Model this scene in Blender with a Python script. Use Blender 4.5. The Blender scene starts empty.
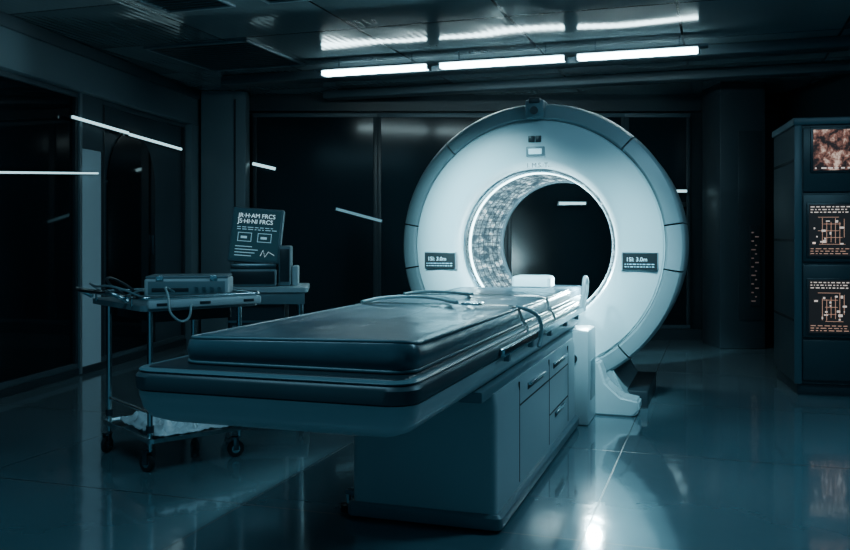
import bpy, bmesh, math, random
from mathutils import Vector, Matrix, noise
random.seed(4)
R=math.radians
scene=bpy.context.scene
COL=scene.collection

# ---------------------------------------------------------------- materials
def newmat(name):
    m=bpy.data.materials.new(name); m.use_nodes=True
    nt=m.node_tree
    return m,nt,nt.nodes['Principled BSDF']
def pmat(name,col,rough=0.5,metal=0.0,bump=0.0,bscale=40,var=0.0,vscale=6,coat=0.0,spec=0.5,rvar=0.06):
    m,nt,b=newmat(name)
    b.inputs['Base Color'].default_value=(*col,1)
    b.inputs['Roughness'].default_value=rough
    b.inputs['Metallic'].default_value=metal
    b.inputs['Coat Weight'].default_value=coat
    b.inputs['Specular IOR Level'].default_value=spec
    tc=nt.nodes.new('ShaderNodeTexCoord')
    n=nt.nodes.new('ShaderNodeTexNoise'); n.inputs['Scale'].default_value=vscale; n.inputs['Detail'].default_value=5
    nt.links.new(tc.outputs['Object'],n.inputs['Vector'])
    mr=nt.nodes.new('ShaderNodeMapRange')
    mr.inputs['To Min'].default_value=max(0,rough-rvar); mr.inputs['To Max'].default_value=rough+rvar
    nt.links.new(n.outputs['Fac'],mr.inputs['Value']); nt.links.new(mr.outputs['Result'],b.inputs['Roughness'])
    if var>0:
        mx=nt.nodes.new('ShaderNodeMix'); mx.data_type='RGBA'
        mx.inputs['A'].default_value=(*[c*(1-var) for c in col],1); mx.inputs['B'].default_value=(*[min(1,c*(1+var)) for c in col],1)
        nt.links.new(n.outputs['Fac'],mx.inputs['Factor']); nt.links.new(mx.outputs['Result'],b.inputs['Base Color'])
    if bump>0:
        n2=nt.nodes.new('ShaderNodeTexNoise'); n2.inputs['Scale'].default_value=bscale; n2.inputs['Detail'].default_value=4
        nt.links.new(tc.outputs['Object'],n2.inputs['Vector'])
        bp=nt.nodes.new('ShaderNodeBump'); bp.inputs['Strength'].default_value=bump; bp.inputs['Distance'].default_value=0.01
        nt.links.new(n2.outputs['Fac'],bp.inputs['Height']); nt.links.new(bp.outputs['Normal'],b.inputs['Normal'])
    return m
def emat(name,col,strength,base=None):
    m,nt,b=newmat(name)
    b.inputs['Base Color'].default_value=(*(base or col),1)
    b.inputs['Emission Color'].default_value=(*col,1); b.inputs['Emission Strength'].default_value=strength
    return m
def mathn(nt,op,a,b=None,c=None):
    n=nt.nodes.new('ShaderNodeMath'); n.operation=op
    for i,v in enumerate((a,b,c)):
        if v is None: continue
        if isinstance(v,(int,float)): n.inputs[i].default_value=v
        else: nt.links.new(v,n.inputs[i])
    return n.outputs[0]

M={}
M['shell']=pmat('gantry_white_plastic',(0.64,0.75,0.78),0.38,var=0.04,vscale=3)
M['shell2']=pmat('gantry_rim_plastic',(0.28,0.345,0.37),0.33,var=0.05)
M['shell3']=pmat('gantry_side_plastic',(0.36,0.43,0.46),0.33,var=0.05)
M['white']=pmat('painted_metal_pale',(0.46,0.54,0.57),0.34,var=0.06,vscale=4)
M['grey']=pmat('painted_metal_grey',(0.18,0.24,0.27),0.35,var=0.1)
M['dark']=pmat('dark_plastic',(0.022,0.032,0.04),0.35,var=0.2)
M['bumper']=pmat('tray_bumper_vinyl',(0.055,0.08,0.095),0.38,var=0.15)
M['seam']=pmat('seam_black',(0.006,0.009,0.011),0.6)
M['rubber']=pmat('rubber_black',(0.015,0.018,0.02),0.6,bump=0.1)
M['leather']=pmat('vinyl_mattress',(0.085,0.135,0.165),0.31,bump=0.35,bscale=7,var=0.25,vscale=4,coat=0.3)
M['piping']=pmat('vinyl_piping',(0.14,0.21,0.24),0.3)
M['strap']=pmat('strap_webbing',(0.30,0.40,0.43),0.4,bump=0.3,bscale=200)
M['steel']=pmat('brushed_steel',(0.55,0.65,0.69),0.22,metal=1.0,bump=0.03,bscale=120)
M['steel_d']=pmat('dark_steel',(0.18,0.22,0.24),0.3,metal=1.0)
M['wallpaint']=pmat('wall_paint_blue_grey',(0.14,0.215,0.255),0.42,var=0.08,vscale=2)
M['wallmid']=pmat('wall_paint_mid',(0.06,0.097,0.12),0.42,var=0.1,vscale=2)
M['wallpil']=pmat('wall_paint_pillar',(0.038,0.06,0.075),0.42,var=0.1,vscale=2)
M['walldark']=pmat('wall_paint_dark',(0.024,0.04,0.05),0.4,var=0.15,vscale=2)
M['glass']=pmat('smoked_glass',(0.004,0.009,0.013),0.04,spec=0.7,rvar=0.03,vscale=1.5)
M['glassl']=pmat('smoked_glass_blue',(0.045,0.075,0.095),0.12,spec=0.5,rvar=0.05,vscale=1.0,var=0.3)
M['glassb']=pmat('smoked_glass_matte',(0.006,0.014,0.019),0.14,spec=0.3,rvar=0.05,vscale=1.5)
M['tube']=emat('fluorescent_diffuser',(0.66,0.94,1.0),26)
M['lamp_and_streak']=emat('lamp_and_streak',(0.55,0.92,1.0),1.7)  # glow for the wall lights and for reflection streaks put on the glass
M['streak_dim']=emat('streak_dim',(0.4,0.8,0.95),0.2)  # faint glow for a reflection streak put on the back glass
M['frost']=emat('frosted_backlit_panel',(0.28,0.58,0.76),0.085,(0.22,0.34,0.4))
M['paper']=pmat('crumpled_sheet',(0.75,0.82,0.85),0.5,bump=0.3,bscale=30)
M['pillow']=pmat('headrest_foam',(0.5,0.58,0.61),0.55,bump=0.1)
M['scr_bg']=emat('display_background',(0.02,0.09,0.13),0.28,(0.004,0.006,0.008))
M['scr_txt']=emat('display_text',(0.62,0.90,1.0),0.8)
M['scr_dim']=emat('display_lines',(0.35,0.68,0.82),0.5)
M['pan_bg']=emat('panel_background',(0.02,0.07,0.1),0.12,(0.004,0.006,0.008))
M['pan_txt']=emat('panel_text',(0.62,0.90,1.0),0.5)
M['scr_orb']=emat('rack_display_background',(0.05,0.05,0.055),0.2,(0.008,0.008,0.01))
M['scr_or']=emat('rack_display_marks',(1.0,0.50,0.34),0.42)
M['scr_or2']=emat('rack_display_marks_pale',(1.0,0.80,0.70),0.65)

m,nt,b=newmat('rack_scan_image')
tc=nt.nodes.new('ShaderNodeTexCoord'); n=nt.nodes.new('ShaderNodeTexNoise'); n.inputs['Scale'].default_value=9; n.inputs['Detail'].default_value=6; n.inputs['Roughness'].default_value=0.7; n.inputs['Distortion'].default_value=0.3
nt.links.new(tc.outputs['Object'],n.inputs['Vector'])
cr=nt.nodes.new('ShaderNodeValToRGB'); e=cr.color_ramp.elements
e[0].position=0.45; e[0].color=(0.02,0.012,0.012,1); e[1].position=0.62; e[1].color=(1.0,0.75,0.62,1)
x=cr.color_ramp.elements.new(0.53); x.color=(0.28,0.12,0.09,1)
nt.links.new(n.outputs['Fac'],cr.inputs[0]); nt.links.new(cr.outputs[0],b.inputs['Emission Color']); b.inputs['Emission Strength'].default_value=0.75
b.inputs['Base Color'].default_value=(0.01,0.01,0.01,1)
M['scan']=m

def joint(nt,s,T,w):
    f=mathn(nt,'FRACT',mathn(nt,'DIVIDE',mathn(nt,'ADD',s,w/2),T))
    return mathn(nt,'LESS_THAN',f,w/T)
m,nt,b=newmat('floor_polished_tile')
tc=nt.nodes.new('ShaderNodeTexCoord'); sp=nt.nodes.new('ShaderNodeSeparateXYZ'); nt.links.new(tc.outputs['Object'],sp.inputs[0])
j=mathn(nt,'MAXIMUM',joint(nt,sp.outputs['X'],1.5,0.007),joint(nt,sp.outputs['Y'],1.5,0.010))
n=nt.nodes.new('ShaderNodeTexNoise'); n.inputs['Scale'].default_value=1.3; n.inputs['Detail'].default_value=8; nt.links.new(tc.outputs['Object'],n.inputs['Vector'])
mx0=nt.nodes.new('ShaderNodeMix'); mx0.data_type='RGBA'; mx0.inputs['A'].default_value=(0.10,0.16,0.19,1); mx0.inputs['B'].default_value=(0.165,0.24,0.275,1); nt.links.new(n.outputs['Fac'],mx0.inputs['Factor'])
mx=nt.nodes.new('ShaderNodeMix'); mx.data_type='RGBA'; nt.links.new(mx0.outputs['Result'],mx.inputs['A']); mx.inputs['B'].default_value=(0.03,0.045,0.054,1); nt.links.new(j,mx.inputs['Factor'])
nt.links.new(mx.outputs['Result'],b.inputs['Base Color'])
mr=nt.nodes.new('ShaderNodeMapRange'); mr.inputs['To Min'].default_value=0.04; mr.inputs['To Max'].default_value=0.15; nt.links.new(n.outputs['Fac'],mr.inputs['Value'])
rr=mathn(nt,'ADD',mr.outputs['Result'],mathn(nt,'MULTIPLY',j,0.4)); nt.links.new(rr,b.inputs['Roughness'])
b.inputs['Specular IOR Level'].default_value=1.0
b.inputs['Coat Weight'].default_value=0.6; b.inputs['Coat Roughness'].default_value=0.06
n2=nt.nodes.new('ShaderNodeTexNoise'); n2.inputs['Scale'].default_value=5; nt.links.new(tc.outputs['Object'],n2.inputs['Vector'])
bp=nt.nodes.new('ShaderNodeBump'); bp.inputs['Strength'].default_value=0.10; bp.inputs['Distance'].default_value=0.02; nt.links.new(n2.outputs['Fac'],bp.inputs['Height']); nt.links.new(bp.outputs['Normal'],b.inputs['Normal'])
M['floor']=m

m,nt,b=newmat('ceiling_metal_panels')
tc=nt.nodes.new('ShaderNodeTexCoord'); sp=nt.nodes.new('ShaderNodeSeparateXYZ'); nt.links.new(tc.outputs['Object'],sp.inputs[0])
j=mathn(nt,'MAXIMUM',joint(nt,sp.outputs['X'],1.2,0.02),joint(nt,sp.outputs['Y'],1.2,0.02))
cb=nt.nodes.new('ShaderNodeCombineXYZ'); nt.links.new(mathn(nt,'FLOOR',mathn(nt,'DIVIDE',sp.outputs['X'],1.2)),cb.inputs[0]); nt.links.new(mathn(nt,'FLOOR',mathn(nt,'DIVIDE',sp.outputs['Y'],1.2)),cb.inputs[1])
wn=nt.nodes.new('ShaderNodeTexWhiteNoise'); nt.links.new(cb.outputs[0],wn.inputs['Vector'])
mx0=nt.nodes.new('ShaderNodeMix'); mx0.data_type='RGBA'; mx0.inputs['A'].default_value=(0.09,0.14,0.16,1); mx0.inputs['B'].default_value=(0.19,0.26,0.29,1); nt.links.new(wn.outputs['Value'],mx0.inputs['Factor'])
mx=nt.nodes.new('ShaderNodeMix'); mx.data_type='RGBA'; nt.links.new(mx0.outputs['Result'],mx.inputs['A']); mx.inputs['B'].default_value=(0.02,0.03,0.035,1); nt.links.new(j,mx.inputs['Factor'])
nt.links.new(mx.outputs['Result'],b.inputs['Base Color'])
b.inputs['Roughness'].default_value=0.10; b.inputs['Specular IOR Level'].default_value=0.3
w=nt.nodes.new('ShaderNodeTexWave'); w.inputs['Scale'].default_value=5; w.inputs['Distortion'].default_value=1.0; nt.links.new(tc.outputs['Object'],w.inputs['Vector'])
n2=nt.nodes.new('ShaderNodeTexNoise'); n2.inputs['Scale'].default_value=1.1; n2.inputs['Detail'].default_value=1.0; nt.links.new(tc.outputs['Object'],n2.inputs['Vector'])
hh=mathn(nt,'ADD',mathn(nt,'MULTIPLY',w.outputs['Fac'],0.02),mathn(nt,'MULTIPLY',n2.outputs['Fac'],1.4))
bp=nt.nodes.new('ShaderNodeBump'); bp.inputs['Strength'].default_value=0.4; bp.inputs['Distance'].default_value=0.05; nt.links.new(hh,bp.inputs['Height']); nt.links.new(bp.outputs['Normal'],b.inputs['Normal'])
M['ceil']=m

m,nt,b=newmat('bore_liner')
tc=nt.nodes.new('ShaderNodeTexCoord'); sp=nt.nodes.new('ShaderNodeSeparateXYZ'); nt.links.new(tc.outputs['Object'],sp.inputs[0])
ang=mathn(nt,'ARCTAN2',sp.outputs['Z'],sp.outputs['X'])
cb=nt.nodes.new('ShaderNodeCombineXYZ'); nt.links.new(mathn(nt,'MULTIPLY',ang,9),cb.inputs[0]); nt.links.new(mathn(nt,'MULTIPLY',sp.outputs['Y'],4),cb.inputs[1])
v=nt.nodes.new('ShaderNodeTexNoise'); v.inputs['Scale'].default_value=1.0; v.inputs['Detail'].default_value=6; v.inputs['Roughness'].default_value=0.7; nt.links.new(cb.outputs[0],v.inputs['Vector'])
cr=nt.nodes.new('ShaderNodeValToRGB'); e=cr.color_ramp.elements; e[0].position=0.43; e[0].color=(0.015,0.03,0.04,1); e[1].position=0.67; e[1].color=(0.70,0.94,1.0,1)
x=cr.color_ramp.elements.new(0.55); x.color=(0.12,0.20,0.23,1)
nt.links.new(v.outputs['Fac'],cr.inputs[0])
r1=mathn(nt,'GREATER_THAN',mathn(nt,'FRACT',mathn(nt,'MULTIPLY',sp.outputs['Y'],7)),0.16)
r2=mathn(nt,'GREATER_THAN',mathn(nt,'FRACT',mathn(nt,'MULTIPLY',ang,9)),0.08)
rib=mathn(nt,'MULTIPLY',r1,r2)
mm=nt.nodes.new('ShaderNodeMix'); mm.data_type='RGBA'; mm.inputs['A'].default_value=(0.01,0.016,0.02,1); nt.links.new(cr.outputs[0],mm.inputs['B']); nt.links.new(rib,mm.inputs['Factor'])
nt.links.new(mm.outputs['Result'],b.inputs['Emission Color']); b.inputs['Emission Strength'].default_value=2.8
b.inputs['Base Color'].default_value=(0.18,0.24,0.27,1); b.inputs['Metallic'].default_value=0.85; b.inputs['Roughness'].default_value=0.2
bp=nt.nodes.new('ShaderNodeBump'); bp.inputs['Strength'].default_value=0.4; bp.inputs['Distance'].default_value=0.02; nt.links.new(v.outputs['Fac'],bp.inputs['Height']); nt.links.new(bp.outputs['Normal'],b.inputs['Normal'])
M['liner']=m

# ---------------------------------------------------------------- mesh helpers
def finish(bm,name,mat,parent=None,loc=(0,0,0),rot=(0,0,0),ang=32):
    bmesh.ops.recalc_face_normals(bm,faces=bm.faces[:])
    for f in bm.faces: f.smooth=True
    for e in bm.edges:
        if len(e.link_faces)==2 and e.calc_face_angle(0)>R(ang): e.smooth=False
    me=bpy.data.meshes.new(name); bm.to_mesh(me); bm.free()
    o=bpy.data.objects.new(name,me); COL.objects.link(o)
    if mat: me.materials.append(M[mat] if isinstance(mat,str) else mat)
    o.location=loc; o.rotation_euler=rot
    if parent: o.parent=parent
    return o
def empty(name,loc=(0,0,0),rz=0,parent=None):
    o=bpy.data.objects.new(name,None); COL.objects.link(o); o.location=loc; o.rotation_euler=(0,0,rz); o.empty_display_size=0.2
    if parent: o.parent=parent
    return o
def box(name,lo,hi,mat,parent=None,bev=0.0,rot=(0,0,0),seg=2):
    c=[(a+b)/2 for a,b in zip(lo,hi)]; s=[abs(b-a) for a,b in zip(lo,hi)]
    bm=bmesh.new(); bmesh.ops.create_cube(bm,size=1)
    bmesh.ops.scale(bm,vec=s,verts=bm.verts)
    if bev>0: bmesh.ops.bevel(bm,geom=bm.edges[:],offset=min(bev,min(s)*0.45),segments=seg,affect='EDGES',profile=0.5)
    return finish(bm,name,mat,parent,c,rot)
def boxes(name,lst,mat,parent=None):
    bm=bmesh.new()
    for lo,hi in lst:
        c=Vector([(a+b)/2 for a,b in zip(lo,hi)]); s=[abs(b-a) for a,b in zip(lo,hi)]
        r=bmesh.ops.create_cube(bm,size=1); bmesh.ops.scale(bm,vec=s,verts=r['verts']); bmesh.ops.translate(bm,vec=c,verts=r['verts'])
    return finish(bm,name,mat,parent)
def cyl(name,p0,p1,r,mat,parent=None,seg=24,r2=None,bev=0.0):
    p0=Vector(p0);p1=Vector(p1);d=p1-p0
    bm=bmesh.new(); bmesh.ops.create_cone(bm,cap_ends=True,segments=seg,radius1=r,radius2=r if r2 is None else r2,depth=d.length)
    if bev>0:
        es=[e for e in bm.edges if len(e.link_faces)==2 and e.calc_face_angle(0)>1.0]
        bmesh.ops.bevel(bm,geom=es,offset=bev,segments=2,affect='EDGES')
    q=d.to_track_quat('Z','Y')
    bmesh.ops.rotate(bm,verts=bm.verts,cent=(0,0,0),matrix=q.to_matrix())
    return finish(bm,name,mat,parent,(p0+p1)/2)
def curve_to_mesh(cu,name,mat,parent):
    cu.materials.append(M[mat]); tmp=bpy.data.objects.new(name+'_c',cu); COL.objects.link(tmp)
    dg=bpy.context.evaluated_depsgraph_get(); me=bpy.data.meshes.new_from_object(tmp.evaluated_get(dg))
    bpy.data.objects.remove(tmp)
    if not me.materials: me.materials.append(M[mat])
    o=bpy.data.objects.new(name,me); COL.objects.link(o)
    if parent: o.parent=parent
    return o
def tube(name,pts,r,mat,parent=None,cyclic=False,smooth=True):
    cu=bpy.data.curves.new(name,'CURVE'); cu.dimensions='3D'; cu.bevel_depth=r; cu.bevel_resolution=3; cu.use_fill_caps=True; cu.resolution_u=8
    s=cu.splines.new('BEZIER' if smooth else 'POLY')
    if smooth:
        s.bezier_points.add(len(pts)-1)
        for bp_,p in zip(s.bezier_points,pts): bp_.co=p; bp_.handle_left_type=bp_.handle_right_type='AUTO'
    else:
        s.points.add(len(pts)-1)
        for bp_,p in zip(s.points,pts): bp_.co=(*p,1)
    s.use_cyclic_u=cyclic
    o=curve_to_mesh(cu,name,mat,parent)
    for f in o.data.polygons: f.use_smooth=True
    return o
def text(name,body,size,loc,mat,parent):
    cu=bpy.data.curves.new(name,'FONT'); cu.body=body; cu.size=size; cu.extrude=0.0008; cu.space_character=1.0
    o=curve_to_mesh(cu,name,mat,parent); o.location=loc; o.rotation_euler=(R(90),0,0)
    return o
def rrect(x0,x1,y0,y1,r,n=8):
    pts=[]
    for cx,cy,a0 in ((x1-r,y1-r,0),(x0+r,y1-r,90),(x0+r,y0+r,180),(x1-r,y0+r,270)):
        for i in range(n+1):
            a=R(a0+90*i/n); pts.append((cx+r*math.cos(a),cy+r*math.sin(a)))
    return pts
def slab(name,x0,x1,y0,y1,layers,rad,mat,parent=None,ang=40):
    bm=bmesh.new(); loops=[]
    for z,ins in layers:
        r=max(0.004,rad-ins*0.6)
        loops.append([bm.verts.new((x,y,z)) for x,y in rrect(x0+ins,x1-ins,y0+ins,y1-ins,r)])
    n=len(loops[0])
    for a,b_ in zip(loops,loops[1:]):
        for i in range(n): bm.faces.new((a[i],a[(i+1)%n],b_[(i+1)%n],b_[i]))
    bm.faces.new(loops[0][::-1]); bm.faces.new(loops[-1])
    return finish(bm,name,mat,parent,ang=ang)
def lathe(name,prof,mat,parent,loc,seg=144,ang=32,closed=True,a0=0,a1=360):
    bm=bmesh.new(); full=(a1-a0)>=360; k=seg if full else seg+1
    rings=[]
    for i in range(k):
        a=R(a0+(a1-a0)*i/seg)
        rings.append([bm.verts.new((r*math.cos(a),y,r*math.sin(a))) for r,y in prof])
    m=len(prof)
    for i in range(seg):
        A=rings[i];B=rings[(i+1)%k]
        for j_ in range(m if closed else m-1):
            bm.faces.new((A[j_],A[(j_+1)%m],B[(j_+1)%m],B[j_]))
    if not full and closed:
        bm.faces.new(rings[0]); bm.faces.new(rings[-1][::-1])
    return finish(bm,name,mat,parent,loc,ang=ang)
def prism(name,pts,y0,y1,mat,parent=None,bev=0.0,loc=(0,0,0)):
    bm=bmesh.new()
    A=[bm.verts.new((x,y0,z)) for x,z in pts]; B=[bm.verts.new((x,y1,z)) for x,z in pts]
    n=len(pts)
    for i in range(n): bm.faces.new((A[i],A[(i+1)%n],B[(i+1)%n],B[i]))
    bm.faces.new(A[::-1]); bm.faces.new(B)
    bmesh.ops.recalc_face_normals(bm,faces=bm.faces[:])
    if bev>0: bmesh.ops.bevel(bm,geom=bm.edges[:],offset=bev,segments=3,affect='EDGES')
    return finish(bm,name,mat,parent,loc)

TH=R(-18.3)
GO=(0.80,6.12,0.0)
def g2w(x,y,z=0):
    c,s=math.cos(TH),math.sin(TH)
    return (GO[0]+c*x-s*y, GO[1]+s*x+c*y, z)

# ---------------------------------------------------------------- room shell
H=2.81
def slabroom(name,poly,z0,z1,mat,origin,rz):
    bm=bmesh.new(); inv=Matrix.Rotation(-rz,4,'Z')@Matrix.Translation((-origin[0],-origin[1],0))
    A=[bm.verts.new(inv@Vector((x,y,z0))) for x,y in poly]; B=[bm.verts.new(inv@Vector((x,y,z1))) for x,y in poly]
    n=len(poly)
    for i in range(n): bm.faces.new((A[i],A[(i+1)%n],B[(i+1)%n],B[i]))
    bm.faces.new(A[::-1]); bm.faces.new(B)
    return finish(bm,name,mat,None,(origin[0],origin[1],0),(0,0,rz))
foot=[(-4.9,-2.0),(4.4,-2.0),(4.4,10.5),(-4.9,10.5)]
slabroom('floor',foot,-0.1,0,'floor',g2w(-0.84,-1.08),TH)
slabroom('ceiling',foot,H,H+0.1,'ceil',g2w(-0.3,0.3),TH)

WA=math.atan2(-0.988,-0.151); WO=(-2.5,10.1,0)
wl=empty('wall_left',WO,WA)
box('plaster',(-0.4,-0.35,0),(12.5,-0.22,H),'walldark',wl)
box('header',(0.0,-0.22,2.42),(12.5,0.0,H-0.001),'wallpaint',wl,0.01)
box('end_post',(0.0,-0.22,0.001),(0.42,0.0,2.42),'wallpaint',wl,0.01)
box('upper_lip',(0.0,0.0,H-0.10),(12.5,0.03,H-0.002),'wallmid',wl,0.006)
def window(name,parent_loc,rz,x0,x1,z0,z1,yin,mull=(),gl='glass'):
    w=empty(name,parent_loc,rz)
    t=0.045
    box('pane',(x0+0.01,yin-0.012,z0+0.01),(x1-0.01,yin,z1-0.01),gl,w)
    box('frame_top',(x0,yin-0.03,z1-t),(x1,yin+0.03,z1),'wallmid',w,0.004)
    box('frame_bottom',(x0,yin-0.03,z0),(x1,yin+0.03,z0+t),'wallmid',w,0.004)
    box('frame_side_a',(x0,yin-0.03,z0+t),(x0+t,yin+0.03,z1-t),'walldark',w,0.004)
    box('frame_side_b',(x1-t,yin-0.03,z0+t),(x1,yin+0.03,z1-t),'walldark',w,0.004)
    for i,mx_ in enumerate(mull): box('mullion_%d'%i,(mx_-0.015,yin-0.02,z0+t),(mx_+0.015,yin+0.02,z1-t),'walldark',w)
    return w
window('window_1',WO,WA,0.42,2.20,0.06,2.42,-0.10,gl='glassl')
window('window_2',WO,WA,2.60,7.5,0.06,2.42,-0.10,(5.0,))
window('window_3',WO,WA,7.5,12.0,0.06,2.42,-0.10)
d=empty('door_1',WO,WA)
box('leaf',(2.20,-0.16,0.01),(2.58,-0.08,1.95),'frost',d,0.01)
box('transom',(2.20,-0.16,1.95),(2.58,-0.07,2.42),'wallmid',d)
box('jamb',(2.57,-0.10,0.01),(2.61,-0.05,2.42),'grey',d,0.004)
d2=empty('door_2',WO,WA)
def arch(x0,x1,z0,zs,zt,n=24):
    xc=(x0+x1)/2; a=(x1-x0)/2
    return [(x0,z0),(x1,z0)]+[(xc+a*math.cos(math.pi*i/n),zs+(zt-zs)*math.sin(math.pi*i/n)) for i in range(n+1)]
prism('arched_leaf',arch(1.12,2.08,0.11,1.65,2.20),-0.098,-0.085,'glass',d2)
box('leaf_handle',(1.20,-0.085,1.0),(1.22,-0.06,1.2),'steel_d',d2,0.004)
bl=box('baseboard_left',(-6.25,-0.04,0.0),(6.25,0.0,0.06),'walldark',None)
bl.matrix_world=Matrix.Translation(WO)@Matrix.Rotation(WA,4,'Z')@Matrix.Translation((6.25,-0.08,0.031))
def streak(loc,rz,x0,x1,z0,z1,y,mat='lamp_and_streak',h=0.012):  # glowing strip set on the glass in place of a reflected light streak
    l=empty('glass_reflection_streak',loc,rz)
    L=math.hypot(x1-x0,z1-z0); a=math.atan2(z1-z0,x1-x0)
    for nm,yy,hh,mt,dl in (('streak_edge',y,h+0.004,'steel_d',0.01),('streak_glow',y+0.012*(1 if rz else -1),h,mat,0)):
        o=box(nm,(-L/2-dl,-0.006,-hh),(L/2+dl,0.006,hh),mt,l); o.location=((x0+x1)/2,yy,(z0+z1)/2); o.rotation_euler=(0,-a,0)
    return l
streak(WO,WA,0.55,1.72,2.13,2.16,-0.07,h=0.011)
streak(WO,WA,1.78,2.75,2.165,2.19,-0.05,h=0.011)
streak(WO,WA,2.34,4.6,1.745,1.60,-0.05,h=0.007)
streak((0,10.1,0),0,-1.98,-1.72,2.02,1.96,0.045,h=0.016)
streak((0,10.1,0),0,-1.02,-0.5,1.50,1.36,0.045,'streak_dim',h=0.015)

wb=empty('wall_back',(0,10.1,0))
box('plaster',(-2.6,0.12,0),(4.4,0.3,H),'walldark',wb)
box('header',(-2.5,0.0,2.62),(4.1,0.12,H-0.001),'walldark',wb)
for i,(a,b_) in enumerate(((-1.98,-0.55),(-0.55,0.95),(0.95,2.3),(2.3,3.05))):
    window('window_%d'%(i+4),(0,10.1,0),0,a,b_,0.12,2.6,0.06,gl='glassb')
box('baseboard_back',(-2.0,10.06,0.0),(4.0,10.12,0.12),'walldark')
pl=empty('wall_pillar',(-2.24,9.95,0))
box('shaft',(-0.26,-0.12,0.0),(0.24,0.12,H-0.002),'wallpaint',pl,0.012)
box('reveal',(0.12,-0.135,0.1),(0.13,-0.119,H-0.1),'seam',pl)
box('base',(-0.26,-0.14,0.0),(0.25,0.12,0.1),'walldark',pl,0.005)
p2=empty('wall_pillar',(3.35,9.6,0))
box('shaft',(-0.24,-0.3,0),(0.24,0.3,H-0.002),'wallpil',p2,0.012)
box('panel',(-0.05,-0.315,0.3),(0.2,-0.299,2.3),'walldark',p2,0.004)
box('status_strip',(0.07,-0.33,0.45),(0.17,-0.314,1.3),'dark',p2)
boxes('status_marks',[((0.08+0.04*(k%2),-0.333,0.5+0.045*k),(0.105+0.02*(k%3==0)+0.04*(k%2)*0.8,-0.329,0.512+0.045*k)) for k in range(17)],emat('status_marks',(0.8,0.45,0.38),0.07),p2)
box('wall_right',(4.1,-2.0,0),(4.3,10.4,H),'walldark')
box('trim_1',(4.06,-2.0,0),(4.1,10.0,0.12),'wallmid')
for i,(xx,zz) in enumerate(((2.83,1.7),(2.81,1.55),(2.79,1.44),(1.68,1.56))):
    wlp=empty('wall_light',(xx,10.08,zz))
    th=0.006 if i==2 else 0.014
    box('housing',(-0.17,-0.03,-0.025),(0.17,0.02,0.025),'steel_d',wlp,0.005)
    box('tube',(-0.15,-0.045,-th),(0.15-0.04*(i%3),-0.03,th),'lamp_and_streak',wlp)

# ceiling fixtures
cl=empty('ceiling_light_fixture',g2w(0,1.35,0),TH)
for i,(a,b_) in enumerate(((-2.27,-1.26),(-1.14,-0.05),(0.06,1.02))):
    box('diffuser_%d'%i,(a,-0.05,2.662),(b_,0.05,2.702),'tube',cl,0.012)
    box('end_cap_a_%d'%i,(a-0.015,-0.052,2.66),(a,0.052,2.706),'grey',cl)
    box('end_cap_b_%d'%i,(b_,-0.052,2.66),(b_+0.015,0.052,2.706),'grey',cl)
    for s in (0.15,0.85):
        xx=a+(b_-a)*s; cyl('hanger_%d_%d'%(i,int(s*100)),(xx,0,2.72),(xx,0,H),0.006,'steel',cl,10)
box('carrier',(-2.34,-0.06,2.704),(1.10,0.06,2.722),'grey',cl,0.005)
def vent(x,y,w,h,n):
    v=empty('ceiling_vent',g2w(x,y,H),TH)
    box('rim_a',(-w/2,-h/2,-0.02),(w/2,-h/2+0.03,0),'wallpaint',v,0.004); box('rim_b',(-w/2,h/2-0.03,-0.02),(w/2,h/2,0),'wallpaint',v,0.004)
    box('rim_c',(-w/2,-h/2,-0.02),(-w/2+0.03,h/2,0),'wallpaint',v,0.004); box('rim_d',(w/2-0.03,-h/2,-0.02),(w/2,h/2,0),'wallpaint',v,0.004)
    box('back',(-w/2+0.02,-h/2+0.02,-0.006),(w/2-0.02,h/2-0.02,0),'dark',v)
    for i in range(n):
        yy=-h/2+0.05+(h-0.1)*i/(n-1); box('slat_%d'%i,(-w/2+0.03,yy-0.012,-0.018),(w/2-0.03,yy+0.012,-0.013),'wallpaint',v,rot=(R(15),0,0))
vent(-1.5,-0.9,0.55,0.55,9); vent(-3.0,0.9,1.0,1.1,14); vent(-2.3,-0.9,0.55,0.55,9)
bb=empty('ceiling_beam',g2w(0,1.75,0),TH)
box('beam',(-3.6,0.0,H-0.09),(3.3,0.22,H-0.002),'wallmid',bb,0.01)
bb=empty('ceiling_beam',g2w(0,2.9,0),TH)
box('beam',(-3.0,0.0,H-0.09),(2.9,0.2,H-0.002),'wallmid',bb,0.01)

# ---------------------------------------------------------------- gantry
g=empty('mri_scanner_gantry',(0.765,6.14,0),TH)
GC=(0,0,1.125)
DP=1.18
prof=[(0.54,DP),(0.535,0.14),(0.545,0.07),(0.562,0.03),(0.59,0.008),(0.62,0.0),(0.70,-0.006),(0.80,0.0),(0.862,0.012),(0.870,0.03),(0.876,0.03),(0.876,DP)]
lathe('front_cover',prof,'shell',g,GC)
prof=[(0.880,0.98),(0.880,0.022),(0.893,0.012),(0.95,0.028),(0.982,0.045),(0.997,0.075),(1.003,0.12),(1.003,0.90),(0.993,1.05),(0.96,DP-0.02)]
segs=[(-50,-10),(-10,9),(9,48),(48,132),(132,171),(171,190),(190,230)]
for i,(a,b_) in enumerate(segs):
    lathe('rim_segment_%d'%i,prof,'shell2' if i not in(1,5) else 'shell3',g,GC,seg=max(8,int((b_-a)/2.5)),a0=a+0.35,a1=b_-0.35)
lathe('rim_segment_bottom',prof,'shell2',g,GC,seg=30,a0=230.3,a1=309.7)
lathe('rim_backing',[(0.87,0.06),(0.98,0.10),(0.98,DP-0.05),(0.87,DP-0.05)],'seam',g,GC)
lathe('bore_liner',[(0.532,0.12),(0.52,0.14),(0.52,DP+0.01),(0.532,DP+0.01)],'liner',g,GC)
lathe('bore_lip_ring',[(0.528,0.09),(0.518,0.10),(0.518,0.13),(0.528,0.14)],'steel',g,GC)
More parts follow.
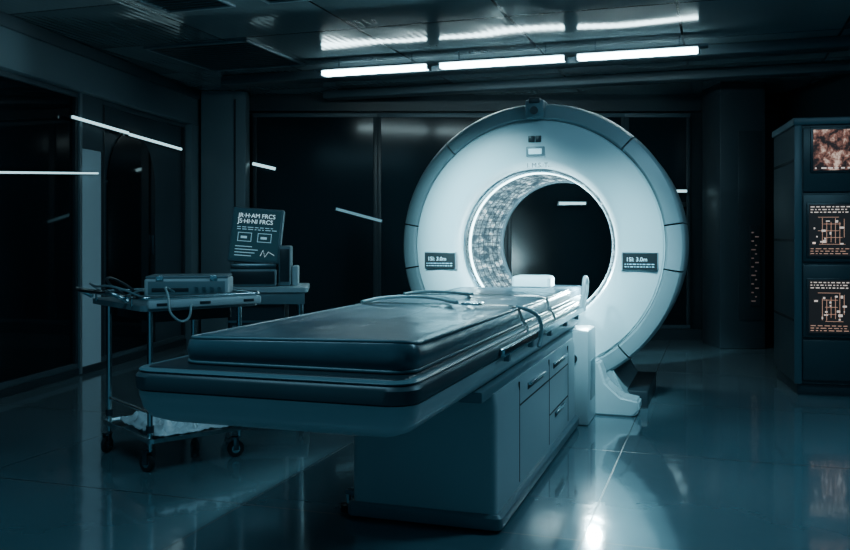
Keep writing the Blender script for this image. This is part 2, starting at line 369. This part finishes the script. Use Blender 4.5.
lathe('bore_light_ring',[(0.523,0.16),(0.512,0.165),(0.512,0.195),(0.523,0.20)],emat('bore_led_ring',(0.62,0.95,1.0),10),g,GC)
lathe('bore_rear_ring',[(0.52,DP-0.02),(0.505,DP-0.02),(0.505,DP+0.03),(0.57,DP+0.03),(0.57,DP-0.02)],'grey',g,GC)
prism('base_plinth',[(-0.62,0.0),(0.62,0.0),(0.66,0.05),(0.58,0.16),(0.50,0.34),(0.42,0.42),(-0.42,0.42),(-0.50,0.34),(-0.58,0.16),(-0.66,0.05)],0.06,1.1,'shell2',g,0.012)
prism('foot_right',[(0.20,0.0),(0.68,0.0),(0.72,0.04),(0.72,0.11),(0.60,0.13),(0.50,0.22),(0.46,0.36),(0.20,0.36)],-0.14,0.055,'white',g,0.014)
prism('foot_left',[(-0.20,0.0),(-0.68,0.0),(-0.72,0.04),(-0.72,0.11),(-0.60,0.13),(-0.50,0.22),(-0.46,0.36),(-0.20,0.36)],-0.14,0.055,'white',g,0.014)
box('rear_skirt',(-0.6,0.2,0.0),(0.75,1.1,0.12),'dark',g,0.01)
for sx,nm,dz in ((-0.685,'left',0.005),(0.715,'right',0.012)):
    box('panel_bezel_'+nm,(sx-0.120,-0.022,0.950+dz),(sx+0.120,0.004,1.075+dz),'grey',g,0.008)
    box('panel_display_'+nm,(sx-0.112,-0.027,0.958+dz),(sx+0.112,-0.02,1.067+dz),'pan_bg',g)
    text('panel_text_'+nm,'1SI: 3.0m',0.038,(sx-0.092,-0.0275,1.012+dz),'pan_txt',g)
    random.seed(7)
    lst=[]
    for r_ in range(2):
        x=sx-0.10
        while x<sx+0.08:
            w_=random.uniform(0.006,0.025); lst.append(((x,-0.029,0.972+0.017*r_+dz),(x+w_,-0.0265,0.978+0.017*r_+dz))); x+=w_+0.008
    boxes('panel_lines_'+nm,lst,'scr_dim',g)
box('top_sensor_body',(-0.06,-0.05,2.01),(0.07,0.12,2.135),'grey',g,0.012)
box('top_sensor_cap',(-0.035,-0.06,2.11),(0.045,0.1,2.150),'dark',g,0.01)
cyl('top_sensor_lens',(0.005,-0.062,2.06),(0.005,-0.045,2.06),0.028,'dark',g)
box('indicator_a',(-0.045,-0.014,1.845),(0.0,0,1.89),'dark',g,0.003); box('indicator_b',(0.005,-0.014,1.845),(0.045,0,1.89),'dark',g,0.003)
box('status_bezel',(-0.06,-0.018,1.745),(0.07,0,1.815),'grey',g,0.006)
box('status_display',(-0.04,-0.022,1.762),(0.05,-0.017,1.798),emat('status_lcd',(0.5,0.9,1.0),0.8),g)
text('face_label','I. M.S.·T.',0.045,(-0.055,-0.0085,1.670),'dark',g)
box('table_dock',(0.12,-0.50,0.0),(0.44,-0.15,0.60),'white',g,0.02)
box('table_dock_left',(-0.28,-0.45,0.0),(0.12,-0.15,0.56),'grey',g,0.02)
box('dock_vent',(0.436,-0.42,0.15),(0.444,-0.22,0.40),'grey',g,0.002)
cyl('dock_button',(0.34,-0.515,0.42),(0.34,-0.49,0.42),0.03,'dark',g)

# ---------------------------------------------------------------- patient table
t=empty('patient_table',GO,TH)
X0,X1,Y0,Y1=-0.675,0.31,-3.62,-0.16
slab('tray_shell',X0,X1,Y0,Y1,[(0.57,0.14),(0.578,0.09),(0.60,0.035),(0.63,0.012),(0.67,0.002),(0.690,0.0)],0.09,'white',t,ang=50)
slab('tray_bumper',X0,X1,Y0,Y1,[(0.691,0.004),(0.697,-0.007),(0.737,-0.009),(0.749,0.0),(0.754,0.012)],0.09,'bumper',t)
slab('tray_edge_trim',X0,X1,Y0,Y1,[(0.752,0.004),(0.757,0.0),(0.762,0.006),(0.763,0.03)],0.09,'piping',t)
slab('tray_inner_mat',X0,X1,Y0,Y1,[(0.763,0.035),(0.766,0.038),(0.767,0.05)],0.07,'dark',t)
def mattress(name,x0,x1,y0,y1,z0,z1,rad,mat,lift=0.0):
    h=z1-z0
    bm=bmesh.new(); loops=[]
    L=[(z0,0.012),(z0+h*0.15,0.0),(z0+h*0.5,-0.006),(z0+h*0.8,0.0),(z0+h*0.93,0.012),(z1,0.03)]
    k=10; half=min(x1-x0,y1-y0)/2
    for i in range(1,k+1):
        ins=0.03+(half-0.035)*i/k; L.append((z1,ins))
    for z,ins in L:
        r=max(0.004,rad-ins*0.3) if ins<0.05 else max(0.003,min(rad,half-ins)*0.8)
        pts=rrect(x0+ins,x1-ins,y0+ins,y1-ins,r)
        out=[]; n0=len(pts)
        for i,p in enumerate(pts):
            q=pts[(i+1)%n0]; out.append(p)
            if (i+1)%9==0:
                m_={9:12,18:40,27:12,36:40}[i+1]
                for s in range(1,m_): out.append((p[0]+(q[0]-p[0])*s/m_,p[1]+(q[1]-p[1])*s/m_))
        loops.append((z,ins,out))
    n=min(len(l[2]) for l in loops)
    rows=[]
    for z,ins,o_ in loops:
        row=[]
        for x,y in o_[:n]:
            zz=z
            if ins>0.02:
                f=min(1,(ins-0.02)/0.08)
                zz+=f*(0.016*noise.noise(Vector((x*3,y*1.6,2)))-0.006)+0.005*f*noise.noise(Vector((x*9,y*9,5)))
            if lift: zz+=lift*max(0,(y0+0.22-y)/0.22)**2*(1 if z>z0+h*0.7 else 0)*(0.4+max(0,(x-x0)/(x1-x0)))
            row.append(bm.verts.new((x,y,zz)))
        rows.append(row)
    for a,b_ in zip(rows,rows[1:]):
        for i in range(n): bm.faces.new((a[i],a[(i+1)%n],b_[(i+1)%n],b_[i]))
    bm.faces.new(rows[0][::-1]); bm.faces.new(rows[-1])
    return finish(bm,name,mat,t,ang=60)
mattress('mattress',-0.555,0.27,-3.50,-1.15,0.767,0.855,0.08,'leather',0.018)
mattress('mattress_head_section',-0.50,0.25,-1.13,-0.22,0.767,0.846,0.07,'leather')
tube('piping_lower',[(x,y,0.774) for x,y in rrect(-0.555,0.27,-3.50,-1.15,0.08)],0.006,'piping',t,True,False)
tube('piping_head_lower',[(x,y,0.774) for x,y in rrect(-0.50,0.25,-1.13,-0.22,0.07)],0.005,'piping',t,True,False)
tube('piping_head_upper',[(x,y,0.84) for x,y in rrect(-0.492,0.242,-1.122,-0.228,0.07)],0.005,'piping',t,True,False)
tube('piping_upper',[(x,y,0.847+0.018*max(0,(-3.28-y)/0.22)**2*(0.4+(x+0.555)/0.825)) for x,y in rrect(-0.547,0.262,-3.492,-1.158,0.08)],0.006,'piping',t,True,False)
def strap(y,x0,x1,skew,nm,w_=0.030):
    pts=[(x0-0.02,0.767),(x0-0.012,0.80),(x0+0.005,0.855),(x0+0.05,0.863),((x0+x1)/2-0.1,0.860),((x0+x1)/2+0.1,0.865),(x1-0.05,0.864),(x1-0.005,0.853),(x1+0.012,0.80),(x1+0.035,0.767),(x1+0.055,0.70)]
    bm=bmesh.new(); prev=None
    for i,(x,z) in enumerate(pts):
        yy=y+skew*(x-x0)
        cur=[bm.verts.new((x,yy-w_,z)),bm.verts.new((x,yy+w_,z))]
        if prev: bm.faces.new((prev[0],cur[0],cur[1],prev[1]))
        prev=cur
    bmesh.ops.solidify(bm,geom=bm.faces[:],thickness=-0.005)
    finish(bm,nm,'strap',t,ang=70)
strap(-1.95,-0.56,0.275,0.0,'strap_chest'); strap(-1.28,-0.56,0.275,0.05,'strap_head')
box('strap_buckle',(0.0,-2.0,0.863),(0.09,-1.90,0.877),'steel',t,0.005)
tube('strap_loose_end',[(-0.52,-1.98,0.865),(-0.47,-1.78,0.875),(-0.36,-1.60,0.870),(-0.22,-1.66,0.867),(-0.12,-1.82,0.869),(-0.04,-1.93,0.872)],0.009,'strap',t)
tube('strap_loose_end_b',[(-0.54,-1.30,0.861),(-0.47,-1.16,0.868),(-0.36,-1.06,0.862),(-0.24,-1.12,0.86),(-0.15,-1.24,0.865)],0.009,'strap',t)
tube('strap_tail_side',[(0.26,-1.95,0.858),(0.31,-1.90,0.84),(0.345,-1.82,0.79),(0.35,-1.80,0.71),(0.345,-1.84,0.66)],0.010,'strap',t)
box('side_rail_right',(0.318,-2.55,0.700),(0.345,-0.30,0.735),'steel',t,0.008)
box('side_rail_left',(-0.710,-2.55,0.700),(-0.683,-0.30,0.735),'steel',t,0.008)
for i,yy in enumerate((-2.4,-1.9,-1.4,-0.9,-0.45)):
    box('rail_bracket_%d'%i,(0.305,yy-0.02,0.665),(0.332,yy+0.02,0.72),'grey',t,0.004)
box('carriage_rail_right',(0.20,-2.75,0.545),(0.30,-0.45,0.59),'grey',t,0.008)
box('carriage_rail_left',(-0.58,-2.75,0.53),(-0.50,-0.45,0.58),'grey',t,0.008)
slab('sled',-0.31,0.24,-0.60,0.62,[(0.722,0.03),(0.730,0.01),(0.745,0.0),(0.765,0.0)],0.06,'white',t)
slab('sled_pad',-0.29,0.22,-0.20,0.58,[(0.766,0.01),(0.78,0.0),(0.81,0.0),(0.825,0.02)],0.06,'leather',t)
slab('headrest',-0.17,0.10,-0.16,0.02,[(0.846,0.02),(0.85,0.0),(0.905,0.0),(0.918,0.01),(0.924,0.03)],0.03,'pillow',t)
tube('end_handle',[(0.325,-0.34,0.72),(0.345,-0.34,0.84),(0.350,-0.33,0.90),(0.350,-0.27,0.925),(0.350,-0.21,0.89),(0.345,-0.20,0.82),(0.325,-0.20,0.72)],0.013,'white',t)
box('end_handle_plate',(0.325,-0.33,0.70),(0.345,-0.21,0.86),'white',t,0.008)
slab('pedestal',-0.31,0.32,-2.60,-0.52,[(0.07,0.0),(0.09,0.0),(0.50,0.0),(0.555,0.01)],0.03,'white',t)
slab('pedestal_plinth',-0.33,0.345,-2.62,-0.50,[(0.012,0.006),(0.02,0.0),(0.06,0.0),(0.072,0.012)],0.03,'grey',t)
slab('pedestal_foot',-0.29,0.30,-2.58,-0.54,[(0.0,0.0),(0.014,0.0)],0.03,'rubber',t)
box('pedestal_neck',(-0.42,-2.45,0.54),(0.26,-0.60,0.575),'dark',t,0.01)
for i,yy in enumerate((-2.16,-1.42,-0.80)):
    box('panel_seam_%d'%i,(0.316,yy-0.004,0.09),(0.3215,yy+0.004,0.54),'seam',t)
box('panel_seam_h',(0.316,-2.16,0.43),(0.3215,-0.80,0.437),'seam',t)
box('panel_seam_h2',(0.316,-1.42,0.24),(0.3215,-0.80,0.247),'seam',t)
for i,(a,b_,z) in enumerate(((-1.98,-1.60,0.475),(-1.30,-0.92,0.475),(-1.25,-0.97,0.20))):
    box('drawer_pull_recess_%d'%i,(0.318,a,z),(0.3225,b_,z+0.03),'dark',t,0.001)
    box('drawer_pull_%d'%i,(0.322,a,z+0.022),(0.338,b_,z+0.034),'steel',t,0.003)
cyl('level_foot_a',(-0.36,-2.52,0.0),(-0.36,-2.52,0.03),0.035,'rubber',t); cyl('level_foot_bolt',(-0.36,-2.52,0.03),(-0.36,-2.52,0.09),0.012,'steel',t); box('level_foot_arm',(-0.37,-2.54,0.075),(-0.29,-2.50,0.095),'grey',t,0.004)

# ---------------------------------------------------------------- casters
def caster(par,x,y,zt,r=0.045,a=0.3,nm='c'):
    c,s=math.cos(a),math.sin(a)
    ax=Vector((c,s,0)); fw=Vector((-s,c,0)); w=Vector((x,y,r))+fw*0.02
    cyl(nm+'_wheel',w-ax*0.012,w+ax*0.012,r,'rubber',par,28,bev=0.004)
    cyl(nm+'_hub',w-ax*0.0135,w+ax*0.0135,r*0.5,'steel',par,20)
    for k in(-1,1):
        o=box(nm+'_fork_%d'%(k+1),(-0.002,-0.014,-0.035),(0.002,0.014,0.035),'steel_d',par,0.001)
        o.location=w+ax*0.018*k+Vector((0,0,0.028)); o.rotation_euler=(0,0,a)
    o=box(nm+'_yoke',(-0.022,-0.022,-0.004),(0.022,0.022,0.004),'steel_d',par,0.002); o.location=w+Vector((0,0,0.062)); o.rotation_euler=(0,0,a)
    cyl(nm+'_stem',(x,y,r+0.06),(x,y,zt),0.011,'steel',par)

# ---------------------------------------------------------------- instrument trolley
ct=empty('instrument_trolley',(-1.39,4.46,0),R(40))
W,D=0.50,0.56
for i,(x,y) in enumerate(((0,0),(W,0),(0,D),(W,D))):
    caster(ct,x,y,0.15,0.045,0.4+i*0.9,'caster_%d'%i)
    cyl('post_%d'%i,(x,y,0.14),(x,y,0.845),0.0145,'steel',ct,20)
    cyl('post_collar_%d'%i,(x,y,0.20),(x,y,0.235),0.02,'dark',ct,20)
slab('lower_shelf',-0.03,W+0.10,-0.06,D+0.03,[(0.150,0.015),(0.156,0.0),(0.176,0.0),(0.178,0.006),(0.166,0.012)],0.03,'steel',ct)
slab('top_deck',-0.07,W+0.09,-0.07,D+0.10,[(0.815,0.02),(0.82,0.0),(0.848,0.0),(0.852,0.01)],0.05,'grey',ct)
slab('drawer_box',0.03,W-0.03,0.02,D-0.02,[(0.755,0.0),(0.815,0.0)],0.02,'dark',ct)
tube('rail_low',[(x,y,0.885) for x,y in rrect(-0.075,W+0.095,-0.075,D+0.105,0.05)],0.010,'steel',ct,True,False)
for i,(x,y) in enumerate(((-0.075,0.05),(-0.075,0.55),(W+0.095,0.05),(W+0.095,0.55),(0.05,-0.075),(0.45,-0.075))):
    cyl('rail_post_%d'%i,(x,y,0.84),(x,y,0.885),0.006,'steel',ct,12)
box('front_bumper',(-0.05,-0.105,0.832),(W+0.08,-0.07,0.875),'white',ct,0.012)
for i,x in enumerate((0.02,0.25,0.50)): box('bumper_slot_%d'%i,(x-0.03,-0.108,0.846),(x+0.03,-0.103,0.860),'dark',ct,0.001)
tube('push_handle',[(-0.07,0.62,0.86),(-0.14,0.63,0.90),(-0.17,0.52,0.905),(-0.17,0.25,0.905),(-0.14,0.13,0.90),(-0.07,0.12,0.86)],0.012,'steel',ct)
cyl('side_brace',(0,0,0.30),(0,D,0.30),0.009,'steel',ct,12)
tube('cable_a',[(0.0,0.25,0.862),(-0.05,0.40,0.93),(-0.02,0.52,0.965),(0.08,0.57,0.93),(0.15,0.50,0.862)],0.007,'dark',ct)
tube('cable_b',[(0.05,0.15,0.862),(-0.10,0.20,0.93),(-0.14,0.36,0.93),(-0.11,0.52,0.93),(0.0,0.56,0.862)],0.006,'grey',ct)
tube('cable_c',[(0.18,0.12,0.90),(0.08,0.0,0.93),(0.05,-0.10,0.90),(0.06,-0.13,0.80),(0.14,-0.12,0.77),(0.17,-0.11,0.84),(0.20,-0.02,0.865)],0.006,'strap',ct)
tube('cable_d',[(0.02,0.42,0.862),(0.08,0.30,0.90),(0.06,0.15,0.875),(0.12,0.04,0.862)],0.005,'strap',ct)
bm=bmesh.new(); bmesh.ops.create_grid(bm,x_segments=70,y_segments=70,size=0.5)
for v in bm.verts:
    x,y=v.co.x,v.co.y
    n_=noise.fractal(Vector((x*5,y*5,1.3)),0.8,2.0,4)
    v.co.x=x*0.56; v.co.y=y*0.50+0.03*n_
    edge=max(abs(x),abs(y))*2
    v.co.z=(0.02+abs(n_)*0.10)*(1-0.8*max(0,edge-0.6)/0.4)
bmesh.ops.solidify(bm,geom=bm.faces[:],thickness=0.003)
finish(bm,'folded_drape','paper',ct,(0.30,0.20,0.180),(0,0,0),ang=80)
dv=empty('infusion_controller_unit',(-1.30,4.84,0.853),R(8))
dv.parent=ct; dv.matrix_parent_inverse=(Matrix.Translation((-1.39,4.46,0))@Matrix.Rotation(R(40),4,'Z')).inverted()
box('case',(-0.21,-0.14,0.012),(0.23,0.17,0.115),'white',dv,0.012,seg=3)
box('lid',(-0.205,-0.135,0.116),(0.225,0.165,0.128),'grey',dv,0.006)
box('front_panel',(-0.19,-0.145,0.03),(0.21,-0.138,0.10),'grey',dv,0.003)
box('front_slot',(-0.17,-0.149,0.045),(0.02,-0.144,0.065),'dark',dv,0.001)
for i in range(4): cyl('knob_%d'%i,(0.06+0.04*i,-0.144,0.06),(0.06+0.04*i,-0.162,0.06),0.011,'steel_d',dv,18)
for i,(x,y) in enumerate(((-0.18,-0.11),(0.2,-0.11),(-0.18,0.14),(0.2,0.14))): cyl('foot_%d'%i,(x,y,0),(x,y,0.014),0.012,'rubber',dv,14)
box('lid_clip_a',(-0.15,-0.146,0.10),(-0.11,-0.135,0.13),'steel',dv,0.002); box('lid_clip_b',(0.13,-0.146,0.10),(0.17,-0.135,0.13),'steel',dv,0.002)

# ---------------------------------------------------------------- monitor cart
mc=empty('monitor_workstation_cart',(-1.06,5.75,0),R(6))
slab('desk_top',-0.24,0.30,-0.25,0.25,[(0.835,0.015),(0.842,0.0),(0.868,0.0),(0.873,0.006)],0.03,'white',mc)
box('desk_fascia',(-0.22,-0.235,0.765),(0.28,-0.22,0.835),'grey',mc,0.005)
slab('cabinet',-0.20,0.16,-0.20,0.22,[(0.20,0.0),(0.80,0.0),(0.834,0.0)],0.02,'dark',mc)
for i,z in enumerate((0.35,0.50,0.65)): box('cabinet_shelf_%d'%i,(-0.205,-0.21,z),(0.165,-0.195,z+0.012),'steel_d',mc)
box('cabinet_grille',(-0.17,-0.205,0.52),(0.12,-0.199,0.63),'grey',mc,0.002)
cyl('column',(0.24,0.05,0.15),(0.24,0.05,0.835),0.025,'steel',mc)
slab('base_frame',-0.24,0.30,-0.24,0.25,[(0.115,0.01),(0.12,0.0),(0.195,0.0),(0.20,0.01)],0.03,'grey',mc)
for i,(x,y) in enumerate(((-0.2,-0.2),(0.26,-0.2),(-0.2,0.2),(0.26,0.2))): caster(mc,x,y,0.13,0.04,0.5*i,'caster_%d'%i)
box('console_lower',(-0.19,-0.18,0.874),(0.10,0.12,0.985),'grey',mc,0.012)
box('console_front',(-0.18,-0.187,0.89),(0.09,-0.178,0.97),'dark',mc,0.003)
box('console_slope',(-0.19,-0.16,0.985),(0.10,0.10,1.02),'steel_d',mc,0.012)
box('side_unit',(0.11,-0.12,0.874),(0.19,0.14,1.13),'grey',mc,0.012)
box('side_unit_front',(0.12,-0.127,0.90),(0.18,-0.118,1.11),'dark',mc,0.003)
box('side_unit_b',(0.195,-0.10,0.874),(0.235,0.10,1.00),'white',mc,0.01)
mo=empty('display_head',(-0.035,0.0,1.19),0,mc); mo.rotation_euler=(R(-10),R(4),R(-8))
box('bezel',(-0.175,-0.02,-0.175),(0.165,0.025,0.185),'grey',mo,0.012)
box('screen',(-0.158,-0.0225,-0.155),(0.148,-0.019,0.168),'scr_bg',mo)
text('screen_title','JR·H·AM FRCS',0.040,(-0.130,-0.0232,0.118),'scr_txt',mo)
text('screen_title_b','JS·HI·NI FRCS',0.040,(-0.130,-0.0232,0.080),'scr_txt',mo)
random.seed(11); lst=[]
for r_ in range(2):
    x=-0.13
    while x<0.11:
        w_=random.uniform(0.008,0.04); lst.append(((x,-0.0245,0.052-0.014*r_),(min(0.135,x+w_),-0.0222,0.056-0.014*r_))); x+=w_+0.01
for bx,bz in ((-0.12,-0.04),(0.01,-0.04)):
    lst+= [((bx,-0.0245,bz),(bx+0.09,-0.0222,bz+0.003)),((bx,-0.0245,bz+0.055),(bx+0.09,-0.0222,bz+0.058)),((bx,-0.0245,bz),(bx+0.003,-0.0222,bz+0.058)),((bx+0.087,-0.0245,bz),(bx+0.09,-0.0222,bz+0.058))]
    lst.append(((bx+0.02,-0.0245,bz+0.02),(bx+0.06,-0.0222,bz+0.035)))
for k in range(4):
    lst.append(((-0.13,-0.0245,-0.135+0.02*k),(-0.02+0.02*(k%3),-0.0222,-0.131+0.02*k)))
boxes('screen_lines',lst,'scr_dim',mo)
tube('screen_trace',[(0.04,-0.0235,-0.13),(0.055,-0.0235,-0.09),(0.07,-0.0235,-0.135),(0.09,-0.0235,-0.10),(0.13,-0.0235,-0.12)],0.0015,'scr_txt',mo,smooth=False)
box('hinge',(-0.04,0.02,-0.2),(0.04,0.06,0.0),'dark',mo,0.006)

# ---------------------------------------------------------------- equipment rack right
rk=empty('equipment_rack',(2.77,6.60,0),R(-12))
box('plinth',(0.02,0.03,0.0),(1.15,0.88,0.09),'dark',rk,0.006)
box('carcass',(0.0,0.0,0.09),(1.15,0.9,2.02),'walldark',rk,0.01)
box('top_cap',(-0.015,-0.015,2.02),(1.165,0.9,2.075),'wallmid',rk,0.008)
box('left_stile',(-0.008,-0.012,0.09),(0.045,0.0,2.02),'wallmid',rk,0.004)
for i,(z0,z1) in enumerate(((0.12,0.42),(0.44,0.98),(1.0,1.5),(1.52,2.0))):
    box('door_%d'%i,(0.05,-0.022,z0),(0.56,0.0,z1),'walldark',rk,0.008)
    box('door_b_%d'%i,(0.575,-0.022,z0),(1.14,0.0,z1),'walldark',rk,0.008)
box('screen_frame_0',(0.10,-0.034,1.66),(0.52,-0.02,2.0),'dark',rk,0.006); box('screen_0',(0.12,-0.038,1.68),(0.50,-0.033,1.98),'scan',rk)
boxes('screen_0_caption',[((0.13+0.045*k,-0.041,1.69),(0.13+0.045*k+random.uniform(0.01,0.035),-0.037,1.70)) for k in range(8)],'scr_or2',rk)
for si,(z0,z1) in enumerate(((1.03,1.44),(0.46,0.88))):
    box('screen_frame_%d'%(si+1),(0.075,-0.034,z0),(0.40,-0.02,z1),'dark',rk,0.006)
    box('screen_%d'%(si+1),(0.09,-0.038,z0+0.015),(0.385,-0.033,z1-0.015),'scr_orb',rk)
    random.seed(20+si); A=[];B=[]
    y=(-0.0405,-0.037)
    for r_ in range(3):
        x=0.10
        while x<0.36:
            w_=random.uniform(0.006,0.03); z=z1-0.035-0.02*r_; B.append(((x,y[0],z),(min(0.375,x+w_),y[1],z+0.007))); x+=w_+0.012
    zt=z1-0.11; zb=z0+0.10
    for k in range(6): x=0.18+0.03*k; A.append(((x,y[0],zb+random.uniform(0,0.06)),(x+0.003,y[1],zt-random.uniform(0,0.05))))
    for k in range(5): z=zb+(zt-zb)*k/4; A.append(((0.14+random.uniform(0,0.08),y[0],z),(0.34-random.uniform(0,0.07),y[1],z+0.003)))
    for k in range(14): x=random.uniform(0.11,0.33); z=random.uniform(zb,zt-0.03); B.append(((x,y[0]-0.001,z),(x+random.uniform(0.006,0.03),y[1],z+random.uniform(0.006,0.02))))
    for r_ in range(3):
        x=0.10
        while x<0.34:
            w_=random.uniform(0.01,0.04); z=z0+0.03+0.018*r_; A.append(((x,y[0],z),(min(0.375,x+w_),y[1],z+0.005))); x+=w_+0.014
    boxes('screen_marks_%d'%(si+1),A,'scr_or',rk); boxes('screen_labels_%d'%(si+1),B,'scr_or2',rk)
for i,z in enumerate((0.55,1.15,1.75)): box('side_rib_%d'%i,(-0.006,0.05,z),(0.0,0.85,z+0.02),'seam',rk)

# ---------------------------------------------------------------- lights
def look(o,p): o.rotation_euler=(Vector(p)-o.location).to_track_quat('-Z','Y').to_euler()
def spot(name,loc,tgt,power,angle,blend,size,col=(0.42,0.87,1.0)):
    l=bpy.data.lights.new(name,'SPOT'); l.energy=power; l.spot_size=R(angle); l.spot_blend=blend; l.shadow_soft_size=size; l.color=col
    o=bpy.data.objects.new(name,l); COL.objects.link(o); o.location=loc; look(o,tgt); return o
spot('face_glow_spot',g2w(-0.9,-2.3,2.7),g2w(-0.24,0.0,1.10),1500,32,1.0,0.12)  # added spot with no fixture, shapes the soft glow on the gantry face
spot('face_glow_spot',g2w(1.1,-1.9,2.7),g2w(0.30,0.0,0.80),650,36,1.0,0.12)  # second added spot, brightens the lower right of the gantry face
spot('table_glare_spot',g2w(-0.3,-0.6,2.7),g2w(-0.15,-1.75,0.8),330,44,1.0,0.10)  # added spot with no fixture, brings up the bright patch on the mattress
def area(name,loc,tgt,power,sx,sy,col=(0.34,0.76,1.0)):
    l=bpy.data.lights.new(name,'AREA'); l.shape='RECTANGLE'; l.size=sx; l.size_y=sy; l.energy=power; l.color=col
    o=bpy.data.objects.new(name,l); COL.objects.link(o); o.location=loc; look(o,tgt); return o
pl_=bpy.data.lights.new('bore_lamp','POINT'); pl_.energy=80; pl_.shadow_soft_size=0.05; pl_.color=(0.6,0.93,1)
o=bpy.data.objects.new('bore_lamp',pl_); COL.objects.link(o); o.location=g2w(0.34,0.22,0.92)
area('added_fill_area',(-1.2,2.6,2.78),(-1.2,2.6,0),24,1.8,0.3)  # added fill without a fixture, lifts the tray front and pedestal
area('added_fill_area',(2.4,4.2,2.78),(2.4,4.2,0),34,1.6,0.3)  # added fill from the right for the drawer side of the pedestal

w=bpy.data.worlds.new('dim_ambience'); scene.world=w; w.use_nodes=True
bg=w.node_tree.nodes['Background']; bg.inputs[0].default_value=(0.034,0.105,0.160,1); bg.inputs[1].default_value=1.1

cam=bpy.data.cameras.new('camera'); co=bpy.data.objects.new('camera',cam); COL.objects.link(co)
co.location=(0,0,1.2); co.rotation_euler=(R(90),0,0); cam.sensor_width=36; cam.lens=36*882/850; cam.shift_y=-40/850
scene.camera=co
